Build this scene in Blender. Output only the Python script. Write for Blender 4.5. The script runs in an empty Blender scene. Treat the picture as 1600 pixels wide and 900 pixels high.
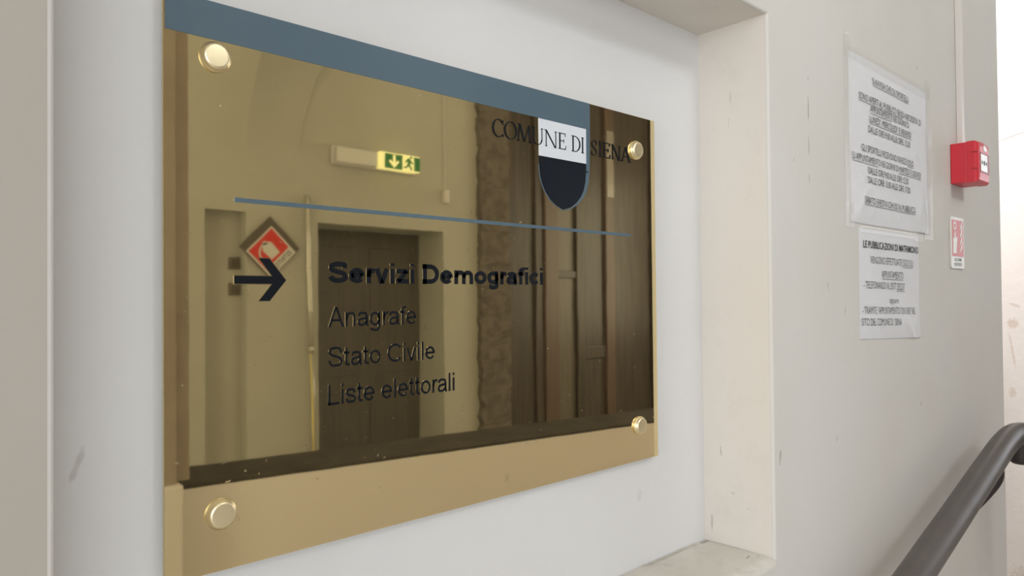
import bpy, bmesh, math, random
from mathutils import Vector, Matrix, noise as mnoise
R = math.radians
S = bpy.context.scene
C = S.collection
random.seed(7)

# ------------------------------------------------------------------ camera
cam_d = bpy.data.cameras.new('camera'); cam = bpy.data.objects.new('camera', cam_d); C.objects.link(cam)
cam_d.sensor_width = 36; cam_d.lens = 36 * 1111.6 / 1600; cam_d.clip_start = .02
Fw = Vector((.67899643, .73399526, .01465617)); Rt = Vector((.73413527, -.678938, -.00941275)); Up = Vector((-.00304171, -.01715084, .99984829))
EYE = 1.55
cam.matrix_world = Matrix(((Rt.x, Up.x, -Fw.x, 0), (Rt.y, Up.y, -Fw.y, 0), (Rt.z, Up.z, -Fw.z, EYE), (0, 0, 0, 1)))
S.camera = cam
# ------------------------------------------------------------------ world, view
w = bpy.data.worlds.new('world'); S.world = w; w.use_nodes = True
w.node_tree.nodes['Background'].inputs[0].default_value = (.75, .85, 1, 1)
w.node_tree.nodes['Background'].inputs[1].default_value = 1.0
S.view_settings.view_transform = 'Standard'; S.view_settings.look = 'None'
S.view_settings.gamma = 1; S.view_settings.use_curve_mapping = False
S.view_settings.exposure = 0.1
# ------------------------------------------------------------------ window daylight and added unseen lights
def area(name, loc, rot, sx, sy, power, col):
    l = bpy.data.lights.new(name, 'AREA'); l.shape = 'RECTANGLE'; l.size = sx; l.size_y = sy
    l.energy = power; l.color = col
    o = bpy.data.objects.new(name, l); C.objects.link(o); o.location = loc; o.rotation_euler = rot
    return o
# added unseen high window in the opposite wall (above the plaque's view), end window of the hall, added stairwell light on a solid wall
area('added_high_light', (1.575, -2.90, 3.82), (R(90), 0, 0), 1.25, .72, 62, (.94, .975, 1))  # invented key light, kept out of the plaque's reflection
area('daylight_end_window', (6.24, -1.3, 2.0), (R(90), 0, R(90)), 1.9, 1.7, 30, (.97, .97, 1))
area('added_stair_light', (2.40, 1.45, 2.85), (R(90), 0, R(-90)), .9, 1.2, 38, (1, .95, .94))  # added panel before a wall without opening, brightens the passage
area('added_hall_light', (-1.35, -2.90, 1.95), (R(90), 0, 0), 1.9, 2.0, 56, (.95, .98, 1))  # added low frontal light, softens the shadow under the niche soffit
area('added_corridor_light', (-2.64, -.15, 1.85), (R(90), 0, R(-90)), 1.0, 1.8, 42, (1, .98, .96))  # added to brighten the right jamb of the niche

# ------------------------------------------------------------------ dimensions
PY = .6430        # plaque front face
BY = .6539        # niche back
FY = .5312        # front wall face
PX0, PZ0, PZ1 = .1925, 1.3106, 1.8175
PW, PH = .700, PZ1 - PZ0
NX0, NX1, NZ0, NZ1 = .094, 1.0335, 1.1475, 1.9861
OY = -2.86        # opposite wall face
WX1 = 2.358       # end of the wall

# ------------------------------------------------------------------ materials
def nt(name):
    m = bpy.data.materials.new(name); m.use_nodes = True
    t = m.node_tree; return m, t, t.nodes['Principled BSDF']
def setp(b, col=None, rough=None, metal=None, spec=None, **k):
    if col is not None: b.inputs['Base Color'].default_value = (*col, 1)
    if rough is not None: b.inputs['Roughness'].default_value = rough
    if metal is not None: b.inputs['Metallic'].default_value = metal
    if spec is not None: b.inputs['Specular IOR Level'].default_value = spec
    for a, v in k.items(): b.inputs[a].default_value = v
def simple(name, col, rough=.5, metal=0, spec=.5, **k):
    m, t, b = nt(name); setp(b, col, rough, metal, spec, **k); return m
def srgb(r, g, b):
    f = lambda c: (c / 255 / 12.92) if c / 255 <= .04045 else ((c / 255 + .055) / 1.055) ** 2.4
    return (f(r), f(g), f(b))
def node(t, kind, **k):
    n = t.nodes.new(kind)
    for a, v in k.items(): setattr(n, a, v)
    return n
def plaster(name, col, col2, marks=(), scale=3.0, bump=.15, axis='XZ', grime=0.0, grime_col=(.25, .22, .18), rough=.85):
    """painted plaster: mottled two-tone noise, fine relief, scuff marks (u, v, ru, rv, angle, strength)"""
    m, t, b = nt(name); setp(b, rough=rough, spec=.25)
    tc = node(t, 'ShaderNodeTexCoord')
    geo = node(t, 'ShaderNodeNewGeometry')
    pos = geo.outputs['Position']
    n1 = node(t, 'ShaderNodeTexNoise'); n1.inputs['Scale'].default_value = scale; n1.inputs['Detail'].default_value = 5
    t.links.new(pos, n1.inputs['Vector'])
    mix = node(t, 'ShaderNodeMix', data_type='RGBA')
    mix.inputs[6].default_value = (*col, 1); mix.inputs[7].default_value = (*col2, 1)
    mr = node(t, 'ShaderNodeMapRange'); mr.inputs[1].default_value = .35; mr.inputs[2].default_value = .65
    t.links.new(n1.outputs[0], mr.inputs[0]); t.links.new(mr.outputs[0], mix.inputs[0])
    out = mix.outputs[2]
    sep = node(t, 'ShaderNodeSeparateXYZ'); t.links.new(pos, sep.inputs[0])
    U, V = sep.outputs['XYZ'.index(axis[0])], sep.outputs['XYZ'.index(axis[1])]
    nw = node(t, 'ShaderNodeTexNoise'); nw.inputs['Scale'].default_value = 90; nw.inputs['Detail'].default_value = 4
    t.links.new(pos, nw.inputs['Vector'])
    def mth(op, a, bb=None):
        n = node(t, 'ShaderNodeMath', operation=op)
        for i, q in enumerate((a, bb)):
            if q is None: continue
            if isinstance(q, (int, float)): n.inputs[i].default_value = q
            else: t.links.new(q, n.inputs[i])
        return n.outputs[0]
    for (u, v, ru, rv, an, st) in marks:
        du, dv = mth('SUBTRACT', U, u), mth('SUBTRACT', V, v)
        ca, sa = math.cos(R(an)), math.sin(R(an))
        a = mth('DIVIDE', mth('ADD', mth('MULTIPLY', du, ca), mth('MULTIPLY', dv, sa)), ru)
        c = mth('DIVIDE', mth('SUBTRACT', mth('MULTIPLY', dv, ca), mth('MULTIPLY', du, sa)), rv)
        d = mth('ADD', mth('MULTIPLY', a, a), mth('MULTIPLY', c, c))
        d = mth('ADD', d, mth('MULTIPLY', nw.outputs[0], 1.6))
        k = node(t, 'ShaderNodeMapRange'); k.inputs[1].default_value = 1.5; k.inputs[2].default_value = 1.0
        k.inputs[3].default_value = 0; k.inputs[4].default_value = st
        t.links.new(d, k.inputs[0])
        mm = node(t, 'ShaderNodeMix', data_type='RGBA'); t.links.new(k.outputs[0], mm.inputs[0]); t.links.new(out, mm.inputs[6])
        mm.inputs[7].default_value = (*grime_col, 1); out = mm.outputs[2]
    if grime:
        n3 = node(t, 'ShaderNodeTexNoise'); n3.inputs['Scale'].default_value = 14; n3.inputs['Detail'].default_value = 8; n3.inputs['Roughness'].default_value = .7
        t.links.new(pos, n3.inputs['Vector'])
        k = node(t, 'ShaderNodeMapRange'); k.inputs[1].default_value = .52; k.inputs[2].default_value = .75; k.inputs[4].default_value = grime
        t.links.new(n3.outputs[0], k.inputs[0])
        mm = node(t, 'ShaderNodeMix', data_type='RGBA'); t.links.new(k.outputs[0], mm.inputs[0]); t.links.new(out, mm.inputs[6])
        mm.inputs[7].default_value = (*grime_col, 1); out = mm.outputs[2]
    t.links.new(out, b.inputs['Base Color'])
    n2 = node(t, 'ShaderNodeTexNoise'); n2.inputs['Scale'].default_value = 35; n2.inputs['Detail'].default_value = 6
    t.links.new(pos, n2.inputs['Vector'])
    bp = node(t, 'ShaderNodeBump'); bp.inputs['Strength'].default_value = bump; bp.inputs['Distance'].default_value = .004
    t.links.new(n2.outputs[0], bp.inputs['Height']); t.links.new(bp.outputs[0], b.inputs['Normal'])
    return m
WALLC = (.66, .63, .59); WALLC2 = (.68, .66, .63)
M = {}
M['wall_front'] = plaster('wall_paint', WALLC, WALLC2, marks=[
    (1.1695, 1.862, .0028, .034, 0, .6), (1.1693, 1.80, .0024, .026, 1, .55), (1.1690, 1.745, .002, .012, 0, .5), (1.1697, 1.915, .0022, .006, 0, .5),
    (1.054, 1.30, .0045, .016, -8, .45), (1.690, 1.315, .003, .008, 0, .6), (1.235, 1.567, .004, .012, 18, .35),
    (1.305, 1.523, .004, .012, -10, .35), (1.262, 1.30, .003, .007, 0, .35), (1.70, 2.045, .004, .004, 0, .5),
    (1.115, 1.77, .004, .006, 0, .3)])
M['niche'] = plaster('niche_paint', (.70, .69, .685), (.72, .715, .715), marks=[
    (.131, 1.421, .004, .018, -20, .28), (.105, 1.39, .003, .02, -8, .18), (.86, 1.255, .01, .01, 0, .12)])
M['jamb'] = plaster('niche_jamb_paint', (.71, .665, .61), (.72, .68, .63), axis='YZ', marks=[
    (.596, 1.87, .0012, .018, 0, .4), (.600, 1.83, .001, .012, 0, .3), (.622, 1.30, .0016, .012, -6, .45),
    (.600, 1.235, .006, .002, 0, .25), (.575, 1.215, .008, .0015, 8, .25), (.640, 1.178, .003, .02, 0, .4)], grime=.10)
M['sill'] = plaster('sill_stone', (.62, .585, .53), (.70, .67, .61), axis='XY', scale=9, marks=[
    (1.004, .561, .013, .0022, 12, .9), (1.022, .553, .005, .0015, 10, .8), (1.02, .646, .02, .007, 0, .7), (.93, .648, .10, .006, 0, .45)], grime=.45, grime_col=(.33, .29, .24), bump=.4)
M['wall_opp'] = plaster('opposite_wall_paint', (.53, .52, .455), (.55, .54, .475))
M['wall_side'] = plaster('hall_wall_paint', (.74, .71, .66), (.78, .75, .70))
M['stair_wall'] = plaster('stair_wall_plaster', (.80, .76, .73), (.84, .80, .77), axis='YZ', grime_col=(.58, .47, .39), scale=5, marks=[
    (.795, 1.42, .030, .03, 0, .6), (.798, 1.30, .007, .10, -8, .5), (.80, 1.12, .02, .03, 0, .45), (.785, 1.50, .03, .010, 20, .5),
    (.80, .98, .03, .012, 0, .3), (.76, .30, .10, .10, 0, .5)], grime=.06, bump=.5)
M['pier_stone'] = plaster('pier_stone', srgb(170, 158, 147), srgb(180, 168, 157), scale=6, bump=.3)
M['parapet'] = plaster('parapet_plaster', (.89, .84, .82), (.90, .855, .835), scale=2, marks=[(1.85, .86, .012, .03, 0, .2), (1.45, .74, .012, .004, 20, .3), (.78, .70, .03, .004, 0, .15)])
M['coping'] = plaster('coping_slate', srgb(70, 66, 62), srgb(82, 77, 71), scale=8, axis='XY', bump=.4)
M['floor'] = plaster('floor_stone', srgb(188, 184, 176), srgb(204, 200, 192), axis='XY', scale=8)
M['ceiling'] = plaster('ceiling_plaster', (.76, .74, .69), (.79, .77, .72), axis='XY')
M['rough_stone'] = plaster('rusticated_stone', srgb(108, 101, 95), srgb(130, 122, 114), scale=14, bump=.6, grime=.2, grime_col=(.05, .045, .04))
M['dark_wood'] = None
def wood(name, c1, c2, rough=.4):
    m, t, b = nt(name); setp(b, rough=rough)
    geo = node(t, 'ShaderNodeNewGeometry'); mp = node(t, 'ShaderNodeMapping'); mp.inputs['Scale'].default_value = (22, 22, 1.2)
    n = node(t, 'ShaderNodeTexNoise'); n.inputs['Scale'].default_value = 1.6; n.inputs['Detail'].default_value = 6
    t.links.new(geo.outputs['Position'], mp.inputs[0]); t.links.new(mp.outputs[0], n.inputs['Vector'])
    mix = node(t, 'ShaderNodeMix', data_type='RGBA'); mix.inputs[6].default_value = (*c1, 1); mix.inputs[7].default_value = (*c2, 1)
    mr = node(t, 'ShaderNodeMapRange'); mr.inputs[1].default_value = .35; mr.inputs[2].default_value = .65
    t.links.new(n.outputs[0], mr.inputs[0]); t.links.new(mr.outputs[0], mix.inputs[0]); t.links.new(mix.outputs[2], b.inputs['Base Color'])
    return m
M['dark_wood'] = wood('dark_walnut', srgb(76, 69, 64), srgb(94, 86, 80))
M['red_wood'] = wood('reddish_walnut', srgb(104, 88, 80), srgb(114, 97, 89))
M['grey_wood'] = wood('weathered_oak', srgb(108, 102, 94), srgb(120, 113, 104))
M['door_panel'] = wood('door_panel', srgb(100, 96, 92), srgb(110, 105, 100), .6)
M['pane_dark'] = simple('door_glass', srgb(60, 55, 50), .08)
# brass with faint rolling waviness and specks of polish residue
def brass(name, col, rough, wav=.0):
    m, t, b = nt(name); setp(b, col, rough, 1.0)
    if wav:
        geo = node(t, 'ShaderNodeNewGeometry')
        n = node(t, 'ShaderNodeTexNoise'); n.inputs['Scale'].default_value = 26; n.inputs['Detail'].default_value = 1.5
        t.links.new(geo.outputs['Position'], n.inputs['Vector'])
        bp = node(t, 'ShaderNodeBump'); bp.inputs['Strength'].default_value = wav; bp.inputs['Distance'].default_value = .001
        t.links.new(n.outputs[0], bp.inputs['Height']); t.links.new(bp.outputs[0], b.inputs['Normal'])
        v = node(t, 'ShaderNodeTexNoise'); v.inputs['Scale'].default_value = 150; v.inputs['Detail'].default_value = 3
        t.links.new(geo.outputs['Position'], v.inputs['Vector'])
        mr = node(t, 'ShaderNodeMapRange'); mr.inputs[1].default_value = .70; mr.inputs[2].default_value = .80
        mr.inputs[3].default_value = rough; mr.inputs[4].default_value = .35
        t.links.new(v.outputs[0], mr.inputs[0]); t.links.new(mr.outputs[0], b.inputs['Roughness'])
    return m
BRASS = (.79, .665, .39)
M['plate'] = brass('polished_brass', BRASS, .025, .02)
M['cap'] = brass('satin_brass', (.90, .78, .52), .40)
M['rim'] = brass('engraved_brass_rim', (.46, .385, .235), .12)
M['edge'] = brass('brass_edge', (.50, .36, .18), .25)
M['enamel_blue'] = simple('blue_grey_enamel', (.105, .155, .195), .07, spec=.5)
M['enamel_white'] = simple('white_enamel', (.74, .77, .82), .22)
M['enamel_black'] = simple('black_enamel', (.011, .015, .022), .12)
M['ink_engraved'] = simple('engraved_black_fill', (.008, .010, .014), .5, spec=.12)
M['paper'] = simple('white_paper', (.74, .735, .755), .75, spec=.2)
M['ink'] = simple('printed_ink', (.045, .045, .05), .7, spec=.2)
def tape():
    m, t, b = nt('clear_tape'); setp(b, (.85, .83, .80), .25, spec=.5); b.inputs['Alpha'].default_value = .22; return m
M['tape'] = tape()
M['red_plastic'] = simple('red_plastic', srgb(212, 42, 58), .38)
M['red_dark'] = simple('dark_red_plastic', srgb(150, 28, 40), .45)
M['white_plastic'] = simple('white_plastic', (.76, .72, .69), .4)
M['call_white'] = simple('call_point_window', (.80, .78, .74), .3)
M['black'] = simple('black_print', (.02, .02, .022), .5)
M['sign_white'] = simple('sign_white', (.74, .72, .66), .45)
M['sign_red'] = simple('sign_red', srgb(196, 62, 58), .45)
M['sign_red2'] = simple('sign_red_deep', srgb(222, 58, 52), .5)
M['sign_text'] = simple('sign_grey_print', srgb(70, 70, 66), .5)
M['rail'] = None
def railmat():
    m, t, b = nt('dark_grey_rail_paint'); setp(b, rough=.38)
    geo = node(t, 'ShaderNodeNewGeometry'); n = node(t, 'ShaderNodeTexNoise'); n.inputs['Scale'].default_value = 18; n.inputs['Detail'].default_value = 5
    t.links.new(geo.outputs['Position'], n.inputs['Vector'])
    mix = node(t, 'ShaderNodeMix', data_type='RGBA'); mix.inputs[6].default_value = (*srgb(84, 78, 75), 1); mix.inputs[7].default_value = (*srgb(98, 92, 88), 1)
    t.links.new(n.outputs[0], mix.inputs[0]); t.links.new(mix.outputs[2], b.inputs['Base Color']); return m
M['rail'] = railmat()
M['bracket'] = simple('dark_iron', srgb(52, 45, 44), .5)
M['pipe'] = simple('galvanised_pipe', (.62, .60, .54), .3, .6)
M['pipe_brass'] = simple('yellow_lower_pipe', (.85, .72, .25), .3, .5)
M['backing'] = simple('dark_backing_board', srgb(98, 92, 84), .6)
M['switch'] = simple('grey_switch', srgb(120, 110, 98), .5)
def emis(name, col, st):
    m, t, b = nt(name); setp(b, col, .4); b.inputs['Emission Color'].default_value = (*col, 1); b.inputs['Emission Strength'].default_value = st; return m
M['exit_green'] = emis('exit_green', (.03, .22, .06), .12)
M['exit_white'] = emis('exit_white', (1, .98, .55), .62)
M['diffuser'] = simple('white_diffuser', (.80, .78, .74), .3)
M['glare_tone'] = simple('portal_glare_tone', srgb(165, 158, 150), .25)  # pale colour standing in for a glare on the portal
M['skylight_pane'] = simple('window_glass', (.8, .85, .9), .05, **{'Transmission Weight': 1.0})

# ------------------------------------------------------------------ mesh helpers
def obj(name, bm, mat, parent=None, smooth=False):
    me = bpy.data.meshes.new(name)
    if smooth:
        for f in bm.faces: f.smooth = True
    bm.to_mesh(me); bm.free()
    if mat is not None: me.materials.append(M[mat] if isinstance(mat, str) else mat)
    o = bpy.data.objects.new(name, me); C.objects.link(o)
    if parent is not None:
        o.parent = parent
        o.matrix_parent_inverse = Matrix.Translation(-parent.location) if parent.rotation_euler[:] == (0, 0, 0) else parent.matrix_world.inverted()
    return o
def tag(o, label, cat, group=None):
    o['label'] = label; o['category'] = cat
    if group: o['group'] = group
    return o
def struct(o, label=None, cat=None):
    o['kind'] = 'structure'
    if label: o['label'] = label
    if cat: o['category'] = cat
    return o
def empty(name, loc):
    o = bpy.data.objects.new(name, None); C.objects.link(o); o.location = loc; o.empty_display_size = .05; return o
def box(bm, a, b, bev=0, seg=2):
    vs = [bm.verts.new((x, y, z)) for x in (a[0], b[0]) for y in (a[1], b[1]) for z in (a[2], b[2])]
    fs = [(0, 1, 3, 2), (4, 6, 7, 5), (0, 4, 5, 1), (2, 3, 7, 6), (0, 2, 6, 4), (1, 5, 7, 3)]
    faces = [bm.faces.new([vs[i] for i in f]) for f in fs]
    bmesh.ops.recalc_face_normals(bm, faces=faces)
    if bev:
        es = list({e for f in faces for e in f.edges})
        bmesh.ops.bevel(bm, geom=es, offset=bev, segments=seg, affect='EDGES', profile=.6)
    return vs
def boxobj(name, a, b, mat, parent=None, bev=0, seg=2):
    bm = bmesh.new(); box(bm, a, b, bev, seg); return obj(name, bm, mat, parent)
def prism(bm, pts, y0, y1):
    """polygon pts in (x,z) extruded from y0 to y1"""
    n = len(pts)
    A = [bm.verts.new((x, y0, z)) for x, z in pts]; B = [bm.verts.new((x, y1, z)) for x, z in pts]
    fs = [bm.faces.new(A), bm.faces.new(list(reversed(B)))]
    for i in range(n): fs.append(bm.faces.new((A[i], B[i], B[(i + 1) % n], A[(i + 1) % n])))
    bmesh.ops.recalc_face_normals(bm, faces=fs)
def lathe(bm, prof, center, axis='Y-', n=40):
    """prof: (radius, height) along the axis"""
    rings = []
    for r, h in prof:
        ring = []
        for i in range(n):
            a = 2 * math.pi * i / n; c, s = math.cos(a) * r, math.sin(a) * r
            p = {'Y-': (c, -h, s), 'Y+': (c, h, s), 'Z': (c, s, h), 'X': (h, c, s)}[axis]
            ring.append(bm.verts.new(Vector(center) + Vector(p)))
        rings.append(ring)
    fs = []
    for a, b in zip(rings, rings[1:]):
        for i in range(n): fs.append(bm.faces.new((a[i], a[(i + 1) % n], b[(i + 1) % n], b[i])))
    fs.append(bm.faces.new(rings[0])); fs.append(bm.faces.new(rings[-1]))
    bmesh.ops.recalc_face_normals(bm, faces=fs)
def tube(bm, pts, rad, n=20, caps=True):
    pts = [Vector(p) for p in pts]; rings = []; prev = None
    for i, p in enumerate(pts):
        d = (pts[min(i + 1, len(pts) - 1)] - pts[max(i - 1, 0)]).normalized()
        if prev is None: prev = Vector((0, 0, 1)) if abs(d.z) < .9 else Vector((1, 0, 0))
        u = (prev - d * prev.dot(d)).normalized(); v = d.cross(u); prev = u
        r = rad[i] if isinstance(rad, (list, tuple)) else rad
        rings.append([bm.verts.new(p + (u * math.cos(2 * math.pi * k / n) + v * math.sin(2 * math.pi * k / n)) * r) for k in range(n)])
    fs = []
    for a, b in zip(rings, rings[1:]):
        for k in range(n): fs.append(bm.faces.new((a[k], a[(k + 1) % n], b[(k + 1) % n], b[k])))
    if caps: fs.append(bm.faces.new(list(reversed(rings[0])))); fs.append(bm.faces.new(rings[-1]))
    bmesh.ops.recalc_face_normals(bm, faces=fs)
def spline(P, n=8):
    P = [Vector(p) for p in P]; out = []
    for i in range(len(P) - 1):
        p0, p1, p2, p3 = P[max(i - 1, 0)], P[i], P[i + 1], P[min(i + 2, len(P) - 1)]
        for k in range(n):
            t = k / n
            out.append(.5 * ((2 * p1) + (p2 - p0) * t + (2 * p0 - 5 * p1 + 4 * p2 - p3) * t * t + (3 * p1 - p0 - 3 * p2 + p3) * t ** 3))
    out.append(P[-1]); return out
def wall_holes(name, us, vs, holes, mat, at, reveal, parent=None, edge_bevel=0):
    """flat wall over the grid us x vs; holes = set of cells (i,j) left open; reveal = vector into the wall"""
    bm = bmesh.new(); g = {}
    def V(i, j):
        if (i, j) not in g: g[i, j] = bm.verts.new(at(us[i], vs[j]))
        return g[i, j]
    hv = {}
    def H(i, j):
        if (i, j) not in hv: hv[i, j] = bm.verts.new(Vector(at(us[i], vs[j])) + Vector(reveal))
        return hv[i, j]
    edge = []
    for i in range(len(us) - 1):
        for j in range(len(vs) - 1):
            if (i, j) not in holes: bm.faces.new((V(i, j), V(i + 1, j), V(i + 1, j + 1), V(i, j + 1)))
    for (i, j) in holes:
        for (a, b, ni, nj) in (((i, j), (i + 1, j), i, j - 1), ((i + 1, j), (i + 1, j + 1), i + 1, j), ((i + 1, j + 1), (i, j + 1), i, j + 1), ((i, j + 1), (i, j), i - 1, j)):
            if (ni, nj) not in holes:
                bm.faces.new((V(*a), V(*b), H(*b), H(*a))); edge.append((a, b))
    bmesh.ops.recalc_face_normals(bm, faces=bm.faces[:])
    if edge_bevel:
        es = [bm.edges.get((g[a], g[b])) for a, b in edge]
        bmesh.ops.bevel(bm, geom=[e for e in es if e], offset=edge_bevel, segments=3, affect='EDGES', profile=.5)
    return obj(name, bm, mat, parent)

# ------------------------------------------------------------------ lettering
def text_bm(bm, s, x0, x1, z0, z1, y, bold=0.0, fit_caps=True, mirror=False, shear=0, depth=.0003, warp=None, rot=None):
    """built-in font, filled flat, fitted so that the string spans x0..x1 and capitals span z0..z1"""
    def mk(st):
        c = bpy.data.curves.new('t', 'FONT'); c.body = st; c.size = 1; c.offset = bold; c.resolution_u = 3
        o = bpy.data.objects.new('t', c); C.objects.link(o)
        dg = bpy.context.evaluated_depsgraph_get(); me = bpy.data.meshes.new_from_object(o.evaluated_get(dg))
        bpy.data.objects.remove(o); bpy.data.curves.remove(c); return me
    me = mk(s); cap = mk('H')
    ys = [v.co.y for v in cap.vertices]; c0, c1 = min(ys), max(ys)
    xs = [v.co.x for v in me.vertices]; a0, a1 = min(xs), max(xs)
    vm = []
    for v in me.vertices:
        u = x0 + (v.co.x - a0) / (a1 - a0) * (x1 - x0); q = z0 + (v.co.y - c0) / (c1 - c0) * (z1 - z0)
        p = (u, y, q) if warp is None else warp(u, q)
        vm.append(bm.verts.new(p))
    for f in me.polygons:
        try: bm.faces.new([vm[i] for i in f.vertices])
        except ValueError: pass
    bpy.data.meshes.remove(me); bpy.data.meshes.remove(cap)
def raise_front(bm, d):
    """gives flat lettering (in XZ) a thickness d towards -Y"""
    for f in bm.faces:
        f.normal_update()
        if f.normal.y > 0: f.normal_flip()
    r = bmesh.ops.extrude_face_region(bm, geom=bm.faces[:])
    for v in r['geom']:
        if isinstance(v, bmesh.types.BMVert): v.co.y -= d

# ================================================================== STRUCTURE
xz = lambda Y: (lambda u, v: (u, Y, v))
yz = lambda X: (lambda u, v: (X, u, v))
CZ = 4.3
# front wall with the niche opening
fw = wall_holes('wall_front', [-2.6, NX0, NX1, WX1], [0, NZ0, NZ1, CZ], {(1, 1)}, 'wall_front', xz(FY), (0, .006, 0), edge_bevel=.004)
fw.data.materials.append(plaster('left_wall_shade', (.415, .375, .33), (.43, .395, .355)))  # shade left of the niche put into a darker, warmer wall colour
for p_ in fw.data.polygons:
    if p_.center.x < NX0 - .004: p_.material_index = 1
struct(fw, 'cream painted plaster wall with a rectangular niche', 'wall')
# niche lining: back, jambs, soffit
bm = bmesh.new()
for q in [((NX0, BY, NZ0), (NX1, BY, NZ0), (NX1, BY, NZ1), (NX0, BY, NZ1))]: bm.faces.new([bm.verts.new(p) for p in q])
struct(obj('wall_niche_back', bm, 'niche'), 'white painted back of the niche behind the brass plaque', 'wall')
bm = bmesh.new()
J = FY + .006
for q in [((NX1, J, NZ0), (NX1, BY, NZ0), (NX1, BY, NZ1), (NX1, J, NZ1)),
          ((NX0, BY, NZ0), (NX0, J, NZ0), (NX0, J, NZ1), (NX0, BY, NZ1)),
          ((NX0, J, NZ1), (NX1, J, NZ1), (NX1, BY, NZ1), (NX0, BY, NZ1))]: bm.faces.new([bm.verts.new(p) for p in q])
struct(obj('wall_niche_sides', bm, 'jamb'), 'cream side and top faces of the niche', 'wall')
# sill with a soft, uneven front edge
bm = bmesh.new(); NXS, NYS = 60, 8
vv = []
for i in range(NXS + 1):
    row = []
    for j in range(NYS + 1):
        x = NX0 + .0008 + (NX1 - NX0 - .0016) * i / NXS; y = FY - .001 + (BY - FY) * j / NYS
        z = NZ0 + .0022 * mnoise.noise((x * 9, y * 14, 0)) + .0012 * mnoise.noise((x * 40, y * 40, 3)) + .003
        if j == 0: z -= .003
        row.append(bm.verts.new((x, y, z)))
    vv.append(row)
for i in range(NXS):
    for j in range(NYS): bm.faces.new((vv[i][j], vv[i + 1][j], vv[i + 1][j + 1], vv[i][j + 1]))
low = [bm.verts.new((v.co.x, v.co.y, NZ0 - .012)) for v in [r[0] for r in vv]]
for i in range(NXS): bm.faces.new((low[i], low[i + 1], vv[i + 1][0], vv[i][0]))
struct(obj('trim_1', bm, 'sill', smooth=True), 'worn dusty cream sill at the bottom of the niche', 'sill')
# end of the front wall, worn rounded arris, and the stairwell passage behind it
bm = bmesh.new()
NZ = 160; prevv = None
for k in range(NZ + 1):
    z = CZ * k / NZ
    n1 = .006 * mnoise.noise((0, 0, z * 5)) + .003 * mnoise.noise((2, 0, z * 17)) - .006 * max(0, 1 - abs(z - 1.93) / .05)
    ring = [(WX1, FY), (WX1 + .004 + n1, FY + .001), (WX1 + .009 + n1, FY + .006), (WX1 + .010 + n1, FY + .02), (WX1 + .010, 2.7)]
    cur = [bm.verts.new((x, y, z)) for x, y in ring]
    if prevv:
        for a in range(4): bm.faces.new((prevv[a], prevv[a + 1], cur[a + 1], cur[a]))
    prevv = cur
struct(obj('wall_passage_left', bm, 'wall_front', smooth=True), 'worn plaster corner where the front wall turns into the stair passage', 'wall')
PXR = 3.7
bm = bmesh.new()
bm.faces.new([bm.verts.new(p) for p in ((PXR, FY, 0), (PXR, 2.7, 0), (PXR, 2.7, CZ), (PXR, FY, CZ))])
struct(obj('wall_passage_right', bm, 'stair_wall'), 'bright stained plaster wall of the stair passage', 'wall')
bm = bmesh.new()
bm.faces.new([bm.verts.new(p) for p in ((WX1, 2.7, 0), (PXR, 2.7, 0), (PXR, 2.7, CZ), (WX1, 2.7, CZ))])
struct(obj('wall_passage_back', bm, 'wall_side'), 'back wall of the stair passage', 'wall')
bm = bmesh.new()
bm.faces.new([bm.verts.new(p) for p in ((PXR, FY, 0), (6.3, FY, 0), (6.3, FY, CZ), (PXR, FY, CZ))])
struct(obj('wall_front_far', bm, 'wall_side'), 'cream wall beyond the stair passage', 'wall')
# thin ledge line across the passage wall
bm = bmesh.new(); tube(bm, [(PXR - .001, .55, 2.30), (PXR - .001, 2.6, 1.75)], .003, 8); struct(obj('trim_2', bm, 'stair_wall'), 'thin sloping plaster ridge on the bright passage wall', 'trim')
# floor, ceiling, end walls
boxobj('floor', (-2.6, OY - .3, -.1), (6.3, 2.75, 0), 'floor'); struct(bpy.data.objects['floor'], 'pale stone hall floor', 'floor')
boxobj('ceiling', (-2.6, OY - .3, CZ), (6.3, 2.75, CZ + .1), 'ceiling'); struct(bpy.data.objects['ceiling'], 'plain plaster ceiling of the hall', 'ceiling')
struct(wall_holes('wall_end', [OY, -.65, .35, FY], [0, .95, 2.75, CZ], {(1, 1)}, 'wall_side', yz(-2.6), (-.2, 0, 0)), 'cream end wall of the corridor with an added tall window', 'wall')
struct(wall_holes('wall_right', [OY, -2.25, -.35, FY], [0, 1.15, 2.85, CZ], {(1, 1)}, 'wall_side', yz(6.1), (.2, 0, 0)), 'right end wall of the hall with a window', 'wall')
# opposite wall with recess, doorway and added windows
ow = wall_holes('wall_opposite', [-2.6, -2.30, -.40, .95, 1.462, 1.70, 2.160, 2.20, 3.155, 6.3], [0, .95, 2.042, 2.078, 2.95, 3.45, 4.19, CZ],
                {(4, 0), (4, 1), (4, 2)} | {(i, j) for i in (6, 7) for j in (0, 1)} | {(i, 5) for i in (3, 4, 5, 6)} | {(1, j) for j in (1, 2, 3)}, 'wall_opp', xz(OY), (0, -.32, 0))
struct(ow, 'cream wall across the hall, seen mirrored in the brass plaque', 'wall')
bm = bmesh.new(); bm.faces.new([bm.verts.new(p) for p in ((1.30, OY - .09, 0), (1.76, OY - .09, 0), (1.76, OY - .09, 2.12), (1.30, OY - .09, 2.12))])
struct(obj('wall_recess', bm, 'wall_opp'), 'back of the shallow recess in the opposite wall', 'wall')
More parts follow.
